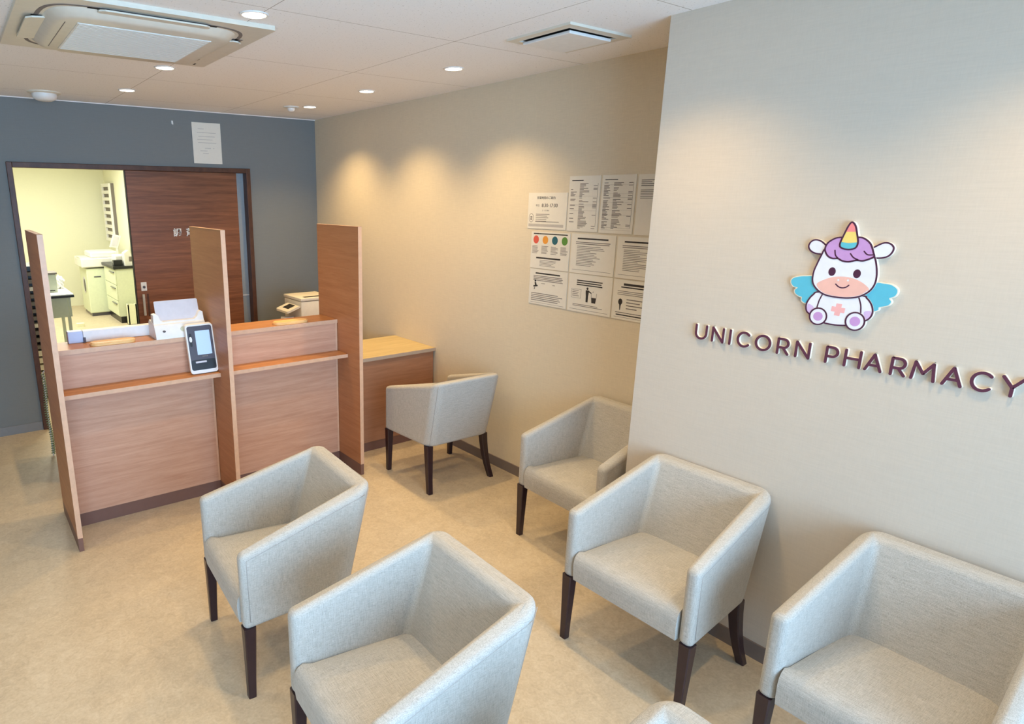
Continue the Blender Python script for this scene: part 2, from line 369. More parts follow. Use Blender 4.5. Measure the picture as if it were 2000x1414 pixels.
# ------------------------------------------------------------------ armchairs
def NTfab(): return plain('fabric_seam_thread', (164, 156, 150), 0.8)
def make_chair():
    root = thing('armchair', '', 'chair', (0, 0, 0), 'pale grey fabric armchairs in the waiting area')
    wf_, df_, ha, wb_, db_, hb, wfb, dfb, zb, wbb, dbb = .283, .25, .592, .256, .303, .732, .286, .247, .296, .247, .209
    t = .052
    bm = bmesh.new()
    def V(x, y, z): return bm.verts.new((x, y, z))
    # outer and inner outline, bottom and top: FL BL BR FR
    ob = [V(-wfb, -dfb, zb), V(-wbb, dbb, zb), V(wbb, dbb, zb), V(wfb, -dfb, zb)]
    ot = [V(-wf_, -df_, ha), V(-wb_, db_, hb), V(wb_, db_, hb), V(wf_, -df_, ha)]
    ib = [V(-wfb+t, -dfb, zb), V(-wbb+t+.005, dbb-.11, zb), V(wbb-t-.005, dbb-.11, zb), V(wfb-t, -dfb, zb)]
    it = [V(-wf_+t, -df_, ha), V(-wb_+t, db_-.068, hb-.004), V(wb_-t, db_-.068, hb-.004), V(wf_-t, -df_, ha)]
    F = bm.faces.new
    for i in range(3):
        F((ob[i], ob[i+1], ot[i+1], ot[i])); F((ib[i+1], ib[i], it[i], it[i+1]))
        F((ot[i], ot[i+1], it[i+1], it[i])); F((ob[i+1], ob[i], ib[i], ib[i+1]))
    F((ob[0], ot[0], it[0], ib[0])); F((ob[3], ib[3], it[3], ot[3]))
    bmesh.ops.recalc_face_normals(bm, faces=bm.faces)
    def edge(a, b): return bm.edges.get((a, b))
    big = [edge(ob[1], ot[1]), edge(ob[2], ot[2])]
    r = bmesh.ops.bevel(bm, geom=big, offset=.062, segments=6, affect='EDGES', profile=.5)
    es = [e for e in bm.edges if e.calc_face_angle(0) > math.radians(32)]
    bmesh.ops.bevel(bm, geom=es, offset=.021, segments=5, affect='EDGES', profile=.5, clamp_overlap=False)
    bmesh.ops.remove_doubles(bm, verts=bm.verts, dist=.0004)
    # cut along the mitres so arms and back are separate pieces that share the same smooth surface
    mi = []
    for s in (-1, 1):
        n = Vector((s*1.0, -1.0*.95, 0)).normalized()
        mi.append((Vector((s*(.229-.0), .20, 0)), n))
        g = list(bm.verts)+list(bm.edges)+list(bm.faces)
        bmesh.ops.bisect_plane(bm, geom=g, plane_co=mi[-1][0], plane_no=n, dist=1e-5)
    bmesh.ops.recalc_face_normals(bm, faces=bm.faces)
    nrm = {}
    for v in bm.verts:
        a = Vector((0, 0, 0))
        for fc in v.link_faces: a += fc.normal*fc.calc_area()
        nrm[tuple(round(c, 6) for c in v.co)] = a.normalized()
    full = bm
    for nm in ('backrest', 'arm_left', 'arm_right'):
        b2 = full.copy(); kill = []
        for fc in b2.faces:
            c = fc.calc_center_median()
            inL = (c-mi[0][0]).dot(mi[0][1]) > 0 and c.x < 0; inR = (c-mi[1][0]).dot(mi[1][1]) > 0 and c.x > 0
            k = 'arm_left' if inL else 'arm_right' if inR else 'backrest'
            if k != nm: kill.append(fc)
        bmesh.ops.delete(b2, geom=kill, context='FACES')
        me = bpy.data.meshes.new('armrest' if nm != 'backrest' else nm); b2.to_mesh(me); b2.free(); me.materials.append(M['fabric'])
        for p in me.polygons: p.use_smooth = True
        me.normals_split_custom_set_from_vertices([nrm.get(tuple(round(c, 6) for c in v.co), Vector((0, 0, 1))) for v in me.vertices])
        o = bpy.data.objects.new('armrest' if nm != 'backrest' else nm, me); COL.objects.link(o); o.parent = root
    full.free()
    # sewn seams
    seam = NTfab()
    for sgn, i0, i1 in ((-1, 0, 1), (1, 3, 2)):
        o_b = [(-wfb, -dfb, zb), (-wbb, dbb, zb), (wbb, dbb, zb), (wfb, -dfb, zb)]; o_t = [(-wf_, -df_, ha), (-wb_, db_, hb), (wb_, db_, hb), (wf_, -df_, ha)]
        def on(i, dz): a, b_ = Vector(o_t[i]), Vector(o_b[i]); return a+(b_-a).normalized()*dz
        p0, p1 = on(i0, .026), on(i1, .026); q0 = on(i0, .27); dr = (p1-p0).normalized()
        b3 = bmesh.new(); tube(b3, [q0+dr*.024, p0+dr*.024, p0+dr*.06, p1-dr*.042], .0010, 6)
        new_mesh('seam', b3, seam, [c for c in bpy.data.objects if c.parent == root and c.name.startswith('armrest')][0 if sgn < 0 else 1], loc=(0, 0, 0), smooth=True)
        b3 = bmesh.new(); dg = Vector((sgn*-.0182, -.0182, 0)); t1, t0 = Vector(o_t[i1]), Vector(o_b[i1])
        tube(b3, [t0+dg, t1+dg-Vector((0, 0, .018))], .0010, 6); new_mesh('corner_seam', b3, seam, [c for c in bpy.data.objects if c.parent == root and c.name.startswith('backrest')][0], loc=(0, 0, 0), smooth=True)
    # seat cushion
    bm = bmesh.new(); nx, ny = 12, 12
    y0, y1 = -.248, .16
    def hw(y):
        k = (y+.25)/.43; return (.231+(.196-.231)*k)-max(0, (-.230-y))*.25
    top = {}
    prof = [(0, .300), (-.004, .33), (-.006, .37), (-.002, .395), (.008, .41), (.024, .419)]
    rows = []
    for dy, z in prof: rows.append([(-(hw(y0))+2*hw(y0)*i/nx, y0+dy, z) for i in range(nx+1)])
    for j in range(1, ny+1):
        y = y0+.024+(y1-y0-.024)*j/ny
        rows.append([(-(hw(y))+2*hw(y)*i/nx, y, .419+.012*math.sin(PI*i/nx)**.7*math.sin(PI*min(1, .15+j/ny*.85))-.012*abs(2*i/nx-1)**6) for i in range(nx+1)])
    vs = [[bm.verts.new(p) for p in r_] for r_ in rows]
    for a, b in zip(vs, vs[1:]):
        for i in range(nx): bm.faces.new((a[i], a[i+1], b[i+1], b[i]))
    # sides, back, underside
    bl = [bm.verts.new((r_[0].co.x, r_[0].co.y, .300)) for r_ in vs[len(prof):]]; br = [bm.verts.new((r_[-1].co.x, r_[-1].co.y, .300)) for r_ in vs[len(prof):]]
    L = [vs[k] for k in range(len(prof), len(vs))]
    for k in range(len(L)-1):
        bm.faces.new((bl[k], L[k][0], L[k+1][0], bl[k+1])); bm.faces.new((br[k+1], L[k+1][-1], L[k][-1], br[k]))
    bm.faces.new([vs[k][0] for k in range(len(prof)+1)]+[bl[0]]); bm.faces.new([vs[k][-1] for k in range(len(prof)+1)][::-1]+[br[0]])
    bm.faces.new([vs[-1][i] for i in range(nx+1)]+[br[-1], bl[-1]])
    bm.faces.new([vs[0][i] for i in range(nx+1)]+br+bl[::-1])
    new_mesh('seat', bm, M['fabric'], root, smooth=50)
    # base board under the shell
    bm = B(((-.17, -.17, .291), (.17, .08, .2995))); new_mesh('seat_frame', bm, M['legs'], root)
    # legs
    def leg(p):
        bm = bmesh.new(); rings = []
        for cx, cy, z, r in p:
            rings.append([bm.verts.new((cx+a*r, cy+b*r, z)) for a, b in ((-1, -.8), (-.8, -1), (.8, -1), (1, -.8), (1, .8), (.8, 1), (-.8, 1), (-1, .8))])
        for a, b in zip(rings, rings[1:]):
            for i in range(8): bm.faces.new((a[i], a[(i+1) % 8], b[(i+1) % 8], b[i]))
        bm.faces.new(rings[0][::-1]); bm.faces.new(rings[-1]); return bm
    for s in (-1, 1):
        new_mesh('leg', leg([(s*.262, -.226, .300, .0225), (s*.262, -.227, .2, .0195), (s*.262, -.229, .08, .016), (s*.262, -.230, 0, .0145)]), M['legs'], root, smooth=30)
        new_mesh('leg', leg([(s*.222, .172, .300, .023), (s*.224, .178, .24, .0215), (s*.229, .190, .16, .0195), (s*.238, .207, .08, .0175), (s*.250, .232, 0, .016)]), M['legs'], root, smooth=30)
    return root
def copy_tree(o, parent=None):
    c = o.copy(); COL.objects.link(c); c.parent = parent
    for ch in [x for x in bpy.data.objects if x.parent == o]: copy_tree(ch, c)
    return c
CH = [
    (.939, 2.204, -93.75, 'grey fabric armchair standing nearest the two counter bays, in front of the kick board'),
    (.920, 1.301, -93.2, 'grey fabric armchair at the bottom centre, its near arm and legs cut off'),
    (2.149, 1.267, -89.6, 'grey fabric armchair against the projecting wall below the letters UNICORN, fully in view'),
    (2.136, .465, -90.8, 'grey fabric armchair against the projecting wall, cut off by the right edge of the picture'),
    (2.600, 1.986, -91.9, 'grey fabric armchair below the wall notices, half hidden by the corner of the projecting wall'),
    (2.524, 3.157, 178.5, 'grey fabric armchair pushed up to the corner desk, seen from behind'),
    (.891, .406, -90.0, 'grey fabric armchair with only the top corner of its back showing at the bottom edge'),
]
proto = make_chair()
for i, (x, y, a, lab) in enumerate(CH):
    o = proto if i == 0 else copy_tree(proto)
    o.location = (x, y, 0); o.rotation_euler = (0, 0, math.radians(a)); o['label'] = lab

# ------------------------------------------------------------------ reception counter
PX = (.331, 1.198, 2.058); PT = .025
def partition(x, lab, front, depth):
    r = thing('counter_partition', lab, 'partition', (x, front, 0), 'wooden partitions of the reception counter')
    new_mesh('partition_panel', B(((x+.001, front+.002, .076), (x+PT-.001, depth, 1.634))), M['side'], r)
    new_mesh('edge_band', B(((x, front, .076), (x+PT, front+.0021, 1.635)), ((x, front, 1.634), (x+PT, depth, 1.636))), M['edge'], r)
    new_mesh('kick_board', B(((x+.001, front+.001, 0), (x+PT-.001, depth, .076))), M['kick'], r)
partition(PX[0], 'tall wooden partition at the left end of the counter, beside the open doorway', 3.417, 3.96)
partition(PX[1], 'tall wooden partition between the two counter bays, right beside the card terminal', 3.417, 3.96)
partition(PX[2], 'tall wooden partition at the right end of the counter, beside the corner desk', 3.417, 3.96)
for x0, x1, lab in ((PX[0]+PT, PX[1], 'wooden reception counter bay with the scanner and card terminal on it'), (PX[1]+PT, PX[2], 'wooden reception counter bay between the middle and right partitions, carrying one wooden tray')):
    r = thing('reception_counter', lab, 'counter', ((x0+x1)/2, 3.8, 0), 'bays of the reception counter')
    a, b = x0+.0005, x1-.0005
    new_mesh('front_panel', B(((a, 3.705, .078), (b-.012, 3.725, .995))), M['panel'], r)
    new_mesh('edge_band', B(((b-.012, 3.7045, .078), (b-.0005, 3.725, .994))), M['edge'], r)
    new_mesh('kick_board', B(((a, 3.708, 0), (b, 3.725, .078))), M['kick'], r)
    c = new_mesh('counter_top', B(((a, 3.7005, .995), (b, 3.925, 1.02))), M['ledge'], r)
    new_mesh('edge_band', B(((a, 3.6985, .995), (b, 3.7006, 1.0205))), M['edge'], c)
    c = new_mesh('bag_shelf', B(((a, 3.568, .786), (b, 3.7045, .808))), M['ledge'], r)
    new_mesh('edge_band', B(((a, 3.5655, .786), (b, 3.5681, .8085))), M['edge'], c)
# corner desk
r = thing('corner_desk', 'low wooden corner desk with a light oak top against the beige wall', 'desk', (2.5, 4.0, 0))
new_mesh('desk_top', B(((2.085, 3.732, .685), (XW-.001, 4.28, .709))), M['desktop'], r)
new_mesh('edge_band', B(((2.085, 3.7295, .685), (XW-.001, 3.7321, .7095))), M['oakedge'], r)
new_mesh('front_panel', B(((2.085, 3.745, .07), (XW-.012, 3.765, .685))), M['deskpanel'], r)
new_mesh('back_panel', B(((2.085, 4.24, 0), (XW-.012, 4.26, .685))), M['deskpanel'], r)
new_mesh('kick_board', B(((2.085, 3.750, 0), (XW-.012, 3.765, .07))), M['kick'], r)
# staff worktop behind the counter (mostly hidden)
r = thing('staff_desk', 'low staff desk behind the counter', 'desk', (1.2, 4.6, 0))
new_mesh('desk_top', B(((.425, 4.35, .66), (2.0, 4.9, .69))), M['desktop'], r)
new_mesh('side_panel', B(((.43, 4.38, 0), (.45, 4.88, .66))), M['deskpanel'], r)
new_mesh('side_panel', B(((1.96, 4.38, 0), (1.98, 4.88, .66))), M['deskpanel'], r)

# wooden rests on the ledge
def rest(x, y, lab):
    bm = bmesh.new()
    for k, (g, z0, z1) in enumerate(((0, 0, .012), (-.005, .012, .017))):
        prism(bm, rrect(x-.118-g, y-.042-g, x+.118+g, y+.042+g, .040+g, 8), lambda u, v, d: (u, v, d), 1.0205+z0, 1.0205+z1)
    o = new_mesh('wooden_tray', bm, M['tray'], loc=(x, y, 1.0205)); tag(o, lab, 'tray', 'small oval wooden trays on the counter'); return o
rest(.665, 3.752, 'oval pale wooden coin tray on the counter beside the white scanner')
rest(1.740, 3.752, 'oval pale wooden coin tray on the empty counter bay in front of the printer')

# long white box
r = thing('document_box', 'long low white box with a pale blue end at the back of the counter', 'box', (.68, 3.9, 1.0205))
new_mesh('box_body', B(((.535, 3.858, 1.0205), (.93, 3.91, 1.084)), bev=.003), M['white'], r)
new_mesh('box_end', B(((.458, 3.858, 1.0205), (.534, 3.91, 1.086)), bev=.003), M['bluish'], r)
new_mesh('catch', B(((.532, 3.845, 1.0205), (.545, 3.857, 1.05)), bev=.002), M['dark'], r)

# document scanner
r = thing('document_scanner', 'white desktop document scanner with a raised grey feeder on the counter', 'scanner', (1.03, 3.76, 1.0205))
x0, x1 = .886, 1.176
bm = bmesh.new()   # body: side profile extruded
prof = [(3.695, 1.0205), (3.700, 1.045), (3.728, 1.098), (3.738, 1.102), (3.83, 1.118), (3.85, 1.10), (3.855, 1.0205)]
prism(bm, prof, lambda u, v, d: (d, u, v), x0, x1)
bmesh.ops.bevel(bm, geom=[e for e in bm.edges if e.calc_face_angle(0) > .6], offset=.004, segments=2, affect='EDGES')
new_mesh('scanner_body', bm, M['white'], r, smooth=30)
fr = lambda u, v, d: (u, 3.738+d+.35*(v-1.10), v)
sc = [(x0, 1.085), (x1, 1.085), (x1, 1.150), (x1-.010, 1.156), (x1-.022, 1.150), (x1-.036, 1.125), (x1-.055, 1.112), (x0+.055, 1.112), (x0+.042, 1.122), (x0+.034, 1.150), (x0+.024, 1.156), (x0+.006, 1.153)]
bm = bmesh.new(); prism(bm, sc, fr, 0, .05); new_mesh('shoulder_cover', bm, M['white'], r)
bm = bmesh.new(); prism(bm, rrect(.915, 1.105, 1.165, 1.222, .008), lambda u, v, d: (u, 3.775+d+.3*(v-1.10), v), 0, .006); new_mesh('paper_feeder', bm, M['lilac'], r)
fz = lambda u, v, d: (u, 3.7005+.528*(v-1.045)-d, v)
bm = bmesh.new(); prism(bm, ell(.935, 1.062, .009, .006, 16), fz, 0, .002); new_mesh('power_button', bm, M['dark'], r)
bm = bmesh.new(); prism(bm, ell(1.045, 1.066, .018, .014, 20), fz, 0, .0016); new_mesh('round_badge', bm, M['steelgrey'], r)

# card terminal
r = thing('card_terminal', 'white framed face recognition card terminal leaning on the counter shelf', 'terminal', (1.125, 3.64, .8085))
TW, TH = .160, .284
tx0 = 1.040; ty0 = 3.606; tl = math.radians(13)
def ft(u, v, d): return (tx0+u, ty0+v*math.sin(tl)-d*math.cos(tl)+.0, .8085+v*math.cos(tl)+d*math.sin(tl)*-1+.0055)
bm = bmesh.new(); prism(bm, rrect(0, 0, TW, TH, .016, 6), ft, -.022, 0); new_mesh('housing', bm, M['white'], r, smooth=30)
bm = bmesh.new(); prism(bm, [(3.625, .8085), (3.69, .8085), (3.69, .93), (3.668, .97)], lambda u, v, d: (d, u, v), tx0+.03, tx0+TW-.03); new_mesh('stand', bm, M['white'], r)
bm = bmesh.new(); prism(bm, rrect(.008, .020, TW-.008, TH-.008, .012, 5), ft, 0, .0012); fp = new_mesh('face_panel', bm, M['dark'], r)
bm = bmesh.new(); prism(bm, rrect(.052, .108, .137, .248, .002, 2), ft, .001, .0018); new_mesh('screen', bm, M['screen'], r)
bm = bmesh.new(); prism(bm, rrect(.010, .022, TW-.010, .080, .010, 4), ft, .001, .002); cs = new_mesh('card_slot', bm, M['black'], r)
bm = bmesh.new(); prism(bm, rrect(.034, .062, .098, .072, .002, 2), ft, .002, .003); new_mesh('card_guide', bm, M['lilac'], cs)
bm = bmesh.new(); prism(bm, rrect(.016, .160, .030, .236, .006, 4), ft, .001, .0018); cm = new_mesh('camera_slot', bm, M['black'], r)
bm = bmesh.new(); prism(bm, ell(.023, .202, .008, .016, 18), ft, .0018, .004); new_mesh('camera_lens', bm, M['white'], cm)
bm = bmesh.new()
for k in range(4): prism(bm, rrect(.078+k*.0085, .094, .084+k*.0085, .102, .001, 2), ft, .001, .0017)
new_mesh('small_marks', bm, M['ink'], r)

# printer behind the counter, on its own low desk
r = thing('printer_desk', 'low desk carrying the printer behind the counter', 'desk', (2.58, 5.0, 0))
new_mesh('desk_top', B(((2.24, 4.55, .69), (2.62, 5.45, .715))), M['deskpanel'], r)
for y in (4.57, 5.41): new_mesh('side_panel', B(((2.26, y, 0), (2.60, y+.02, .69))), M['deskpanel'], r)
r = thing('laser_printer', 'ivory multifunction printer in the corner behind the counter', 'printer', (2.57, 4.9, .715))
new_mesh('printer_body', B(((2.31, 4.755, .716), (2.615, 5.085, .975)), bev=.008), M['offwhite'], r, smooth=30)
new_mesh('scanner_lid', B(((2.305, 4.75, .979), (2.615, 5.09, 1.004)), bev=.006), M['offwhite'], r, smooth=30)
new_mesh('output_slot', B(((2.36, 4.79, 1.0035), (2.615, 4.83, 1.006))), M['slot'], r)
cp = new_mesh('control_panel', None or B(((-.0, 0, 0), (.001, .001, .001))), M['offwhite'], r)
bm = bmesh.new(); prism(bm, rrect(2.19, 4.77, 2.315, 5.0, .02), lambda u, v, d: (u, v, d+.35*(u-2.19)), .885, .902)
cp.data.clear_geometry(); bmesh.ops.translate(bm, verts=bm.verts, vec=-parent_world(r)); bm.to_mesh(cp.data); bm.free()
bm = bmesh.new(); prism(bm, rrect(2.225, 4.83, 2.29, 4.94, .003), lambda u, v, d: (u, v, d+.35*(u-2.19)), .9021, .904); new_mesh('display', bm, M['slot'], cp, loc=parent_world(r))
new_mesh('side_grip', B(((2.50, 4.7535, .90), (2.60, 4.7549, .93))), M['slot'], r)
new_mesh('toner_cup', B(((2.20, 4.86, .716), (2.29, 4.93, .84)), bev=.004), M['white'], r)

# hanging coiled cord
bm = bmesh.new(); pts = []
for i in range(500):
    t = i/499; z = .002+.012+.60*t; a = 2*PI*34*t
    pts.append((.398+.010*math.cos(a)+.006*math.sin(9*t), 4.945+.010*math.sin(a), z))
tube(bm, pts, .0042, 6)
cd = new_mesh('coiled_cord', bm, M['cord_g'], loc=(.398, 4.945, 0), smooth=True); tag(cd, 'thin coiled pale green cord hanging down behind the left partition', 'cord')
bm = bmesh.new(); tube(bm, [(.398, 4.945, .002), (.400, 4.945, .3), (.404, 4.940, .62), (.43, 4.91, .668)], .005, 8); new_mesh('inner_line', bm, M['white'], cd, loc=(.398, 4.945, 0), smooth=True)

# ------------------------------------------------------------------ ceiling fittings
DLT = [(1.108, 2.610, 'round lit downlight beside the corner of the air conditioner, the largest in the picture'),
       (1.113, 3.897, 'round lit downlight touching the far edge of the air conditioner'),
       (1.117, 4.827, 'round lit downlight on the ceiling near the slate wall, beyond the air conditioner'),
       (2.432, 2.993, 'round lit downlight above the beige wall, nearest the square vent'),
       (2.445, 3.926, 'round lit downlight above the beige wall, middle one of its row of three'),
       (2.480, 4.830, 'round lit downlight in the room corner beside the small ceiling sensor'),
       (1.98, 1.46, 'round lit downlight lighting the projecting wall'), (1.11, 1.30, 'round lit downlight over the waiting chairs'),
       (1.98, .40, 'round lit downlight near the entrance'), (-.5, 3.0, 'round lit downlight over the entrance aisle'), (-.5, 1.0, 'round lit downlight by the entrance windows')]
def downlight(x, y, lab, i):
    r = thing('downlight', lab, 'ceiling light', (x, y, H), 'recessed ceiling downlights')
    bm = lathe(bmesh.new(), [(.047, -.001), (.048, -.005), (.055, -.004), (.058, 0)], (x, y, H)); new_mesh('trim_ring', bm, M['white'], r, smooth=True)
    bm = bmesh.new(); prism(bm, ell(x, y, .047, .047, 36), lambda u, v, d: (u, v, d), H-.001, H-.003); new_mesh('lens', bm, M['lamp'], r)
    l = bpy.data.lights.new('downlight_lamp', 'SPOT'); l.energy = P_DOWN*(1.5 if 3 <= i <= 5 else 1.0); l.color = WARM; l.spot_size = math.radians(120); l.spot_blend = .85; l.shadow_soft_size = .04
    o = bpy.data.objects.new('downlight_lamp', l); COL.objects.link(o); o.parent = r; o.location = (0, 0, -.012)
for i, (x, y, lab) in enumerate(DLT): downlight(x, y, lab, i)

r = thing('smoke_detector', 'round ivory smoke detector on the ceiling above the slate wall', 'smoke detector', (.671, 5.252, H))
new_mesh('mounting_base', lathe(bmesh.new(), [(.105, 0), (.104, -.006), (.090, -.012)], (.671, 5.252, H)), M['offwhite'], r, smooth=40)
new_mesh('sensor_dome', lathe(bmesh.new(), [(.078, -.012), (.078, -.030), (.068, -.046), (.045, -.056), (.001, -.060)], (.671, 5.252, H)), M['white'], r, smooth=50)
r = thing('ceiling_sensor', 'small round white sensor on the ceiling beside the corner downlight', 'sensor', (2.36, 4.918, H))
new_mesh('sensor_base', lathe(bmesh.new(), [(.062, 0), (.060, -.007), (.045, -.011)], (2.36, 4.918, H)), M['acgrille'], r, smooth=40)
new_mesh('sensor_eye', lathe(bmesh.new(), [(.030, -.011), (.029, -.026), (.016, -.036), (.001, -.038)], (2.36, 4.918, H)), M['white'], r, smooth=50)

# square ceiling vent
r = thing('ceiling_vent', 'square white ceiling vent near the projecting wall', 'vent', (2.4, 2.15, H))
bm = bmesh.new(); f0 = lambda u, v, d: (u, v, d)
x0, y0, x1, y1 = 2.2, 1.965, 2.6, 2.334
new_mesh('vent_frame', B(((x0, y0, H-.010), (x1, 2.008, H)), ((x0, 2.30, H-.010), (x1, y1, H)), ((x0, 2.008, H-.010), (2.245, 2.30, H)), ((2.555, 2.008, H-.010), (x1, 2.30, H))), M['acbody'], r)
new_mesh('duct_opening', B(((2.245, 2.008, H-.003), (2.555, 2.30, H-.001))), M['slot'], r)
new_mesh('vent_plate', B(((2.265, 2.022, H-.024), (2.535, 2.296, H-.011)), bev=.003), M['white'], r)

# cassette air conditioner
ax0, ax1, ay0, ay1 = .313, 1.254, 2.727, 3.677
AT = .017
axc, ayc = (ax0+ax1)/2, (ay0+ay1)/2
r = thing('air_conditioner', 'ivory four way ceiling cassette air conditioner with a white central grille', 'air conditioner', (axc, ayc, H))
bm = bmesh.new(); prism(bm, rrect(ax0, ay0, ax1, ay1, .012, 3), f0, H-AT, H); new_mesh('outer_panel', bm, M['acbody'], r, smooth=30)
def sup(hx, hy, e, n=72): return [(axc+hx*math.copysign(abs(math.cos(2*PI*i/n))**e, math.cos(2*PI*i/n)), ayc+hy*math.copysign(abs(math.sin(2*PI*i/n))**e, math.sin(2*PI*i/n))) for i in range(n)]
bm = bmesh.new(); ribbon(bm, sup(.392, .405, .34), .016, f0, H-AT-.0002, H-AT-.0012, True); new_mesh('outlet_groove', bm, M['ink'], r)
bm = bmesh.new()
ra = [bm.verts.new((u, v, H-AT)) for u, v in sup(.372, .385, .34)]; rb = [bm.verts.new((u, v, H-.040)) for u, v in sup(.348, .36, .34)]
rc = [bm.verts.new((u, v, H-.046)) for u, v in sup(.325, .336, .33)]
for a, b in ((ra, rb), (rb, rc)):
    for i in range(len(a)): bm.faces.new((a[i], a[(i+1) % len(a)], b[(i+1) % len(a)], b[i]))
bm.faces.new(rc)
new_mesh('centre_panel', bm, M['acbody'], r, smooth=50)
g = new_mesh('grille_frame', B(((axc-.262, ayc-.262, H-.0485), (axc+.262, ayc+.262, H-.045))), M['acgrille'], r)
new_mesh('grille_slats', B(*[((axc-.255, ayc-.252+k*.021, H-.0495), (axc+.255, ayc-.246+k*.021, H-.0484)) for k in range(25)]), M['acgrille'], g)
new_mesh('panel_seam', B(((axc-.305, ayc-.25, H-.0468), (axc-.302, ayc+.24, H-.0458))), M['ink'], r)
# louvres: tilted blades over dark slots
def louvre(cx, cy, lx, ly, ang, axis, ex, ey):
    if ey < 0:
        for q in (-1, 1): new_mesh('outlet_slot', B(((cx+q*lx/2-(.035 if q < 0 else .008), cy-.006, H-AT-.0012), (cx+q*lx/2+(.008 if q < 0 else .035), cy+.014, H-AT-.0002))), M['slot'], r)
    elif ex > .009: new_mesh('outlet_slot', B(((cx-lx/2+.02, cy-ly/2+.01, H-AT-.0012), (cx+lx/2+.035, cy+ly/2-.01, H-AT-.0002))), M['slot'], r)
    else: new_mesh('outlet_slot', B(((cx-lx/2+.002, cy-ly/2-.01, H-AT-.0012), (cx+lx/2, cy+ly/2+.01, H-AT-.0002))), M['ink'], r)
    c = .02
    pts = [(-lx/2+c, -ly/2), (lx/2-c, -ly/2), (lx/2, -ly/2+c), (lx/2, ly/2-c), (lx/2-c, ly/2), (-lx/2+c, ly/2), (-lx/2, ly/2-c), (-lx/2, -ly/2+c)]
    def ff(u, v, d):
        s = u if axis == 'y' else v
        return (cx+u, cy+v, H-AT-.006-d+s*ang)
    bm = bmesh.new(); prism(bm, pts, ff, 0, .006); new_mesh('louvre', bm, M['acbody'], r)
louvre(axc-.385, ayc+.02, .085, .40, .10, 'y', .010, .022); louvre(axc, ayc-.395, .42, .066, .06, 'x', .055, -.012)
louvre(axc+.385, ayc, .062, .46, -.04, 'y', .002, .03); louvre(axc, ayc+.400, .50, .055, -.04, 'x', .03, .002)
new_mesh('indicator', B(((ax1-.07, ay1-.075, H-AT-.0012), (ax1-.062, ay1-.045, H-AT))), M['slot'], r)

# ------------------------------------------------------------------ notices on the beige wall
def poster(y1, y0, z0, z1, lab, draw, group='laminated notices on the beige wall'):
    """y1 is the end towards the back wall (the sheet's left edge)"""
    xs = XW-.0035
    r = thing('notice_sheet', lab, 'notice', (XW, (y0+y1)/2, z0), group)
    W_, H_ = (y1-y0), (z1-z0)
    new_mesh('sheet', B(((xs, y0+.002, z0), (XW-.0005, y1-.002, z1))), M['paper'], r)
    fr = lambda u, v, d: (xs-d, y1-u, z0+v)
    acc = {}
    def bar(u0, v0, u1, v1, m='ink'):
        acc.setdefault(m, []).append([(u0, v0), (u1, v0), (u1, v1), (u0, v1)])
    def shape(pts, m): acc.setdefault(m, []).append(pts)
    texts = []
    draw(bar, shape, lambda *a: texts.append(a), W_, H_)
    for m, L in acc.items():
        bm = bmesh.new()
        for p in L: prism(bm, p, fr, 0, .0004)
        new_mesh('printed_text' if 'ink' in m else 'printed_shape', bm, M[m], r)
    for s, u, v, size, m in texts:
        bm = text_bm(s, size, lambda a, b, d: fr(u+a, v+b, d), .0005, 'CENTER'); new_mesh('printed_text', bm, M[m], r)
def lines(bar, u0, u1, v, n, step, h=.0035, m='ink', rag=.25, seed=0):
    rd = random.Random(seed)
    for k in range(n):
        e = u1-(u1-u0)*rag*rd.random()
        bar(u0, v-k*step, e, v-k*step+h, m)
def d1(bar, shape, txt, W_, H_):
    txt('営業時間のご案内', W_/2-.01, H_-.036, .018, 'inkdark'); txt('平日', .078, H_-.079, .015, 'ink'); txt('8:30-17:00', W_/2+.020, H_-.082, .029, 'inkdark'); txt('土・日  休み', W_/2-.01, H_-.105, .010, 'ink')
    o = ell(.032, .062, .019, .026, 24)
    for i in range(24):
        a, b = o[i], o[(i+1) % 24]; c = (.032+(a[0]-.032)*.9, .062+(a[1]-.062)*.9); d = (.032+(b[0]-.032)*.9, .062+(b[1]-.062)*.9); shape([a, b, d, c], 'ink')
    bar(.024, .052, .040, .058, 'inkdark'); bar(.024, .064, .040, .070, 'inkdark')
    lines(bar, .068, .19, .083, 5, .010, .003, 'ink', .5, 3); bar(.065, .040, .25, .043); bar(.012, .012, W_-.02, .028, 'lightink')
def dtab(seed, dens):
    def d(bar, shape, txt, W_, H_):
        rd = random.Random(seed)
        bar(.02, H_-.026, .10, H_-.022, 'inkdark')
        for k in range(int((H_-.05)/.0065)):
            v = H_-.042-k*.0065
            if rd.random() < dens: bar(.016, v, .016+.015+.028*rd.random(), v+.0035, 'ink')
            if rd.random() < .9: bar(.078, v, .095+.05*rd.random(), v+.0032, 'ink')
            if rd.random() < .25: bar(W_-.045, v, W_-.02, v+.003, 'ink')
            if rd.random() < .2: bar(.014, v-.0015, W_-.016, v-.001, 'ink')
        bar(W_-.018, .03, W_-.0168, H_-.04, 'ink')
    return d
def d4(bar, shape, txt, W_, H_):
    lines(bar, .02, .12, H_-.03, 4, .009, .003, 'inkdark', .4, 8); lines(bar, .02, .16, H_-.078, 6, .008, .003, 'ink', .5, 9)
def d5(bar, shape, txt, W_, H_):
    bar(.02, H_-.014, W_-.02, H_-.008, 'inkdark'); bar(.05, H_-.014, .07, H_-.008, 'c_or')
    for k, c in enumerate(('c_red', 'c_or', 'c_te', 'c_gr')):
        u = .042+k*.074
        shape(ell(u, H_-.046, .022, .024, 22), c); lines(bar, u-.028, u+.028, H_-.085, 7, .007, .0028, 'ink', .3, 20+k)
    bar(.05, .058, .24, .067, 'inkdark'); lines(bar, .08, .21, .047, 5, .008, .0025, 'ink', .4, 31)
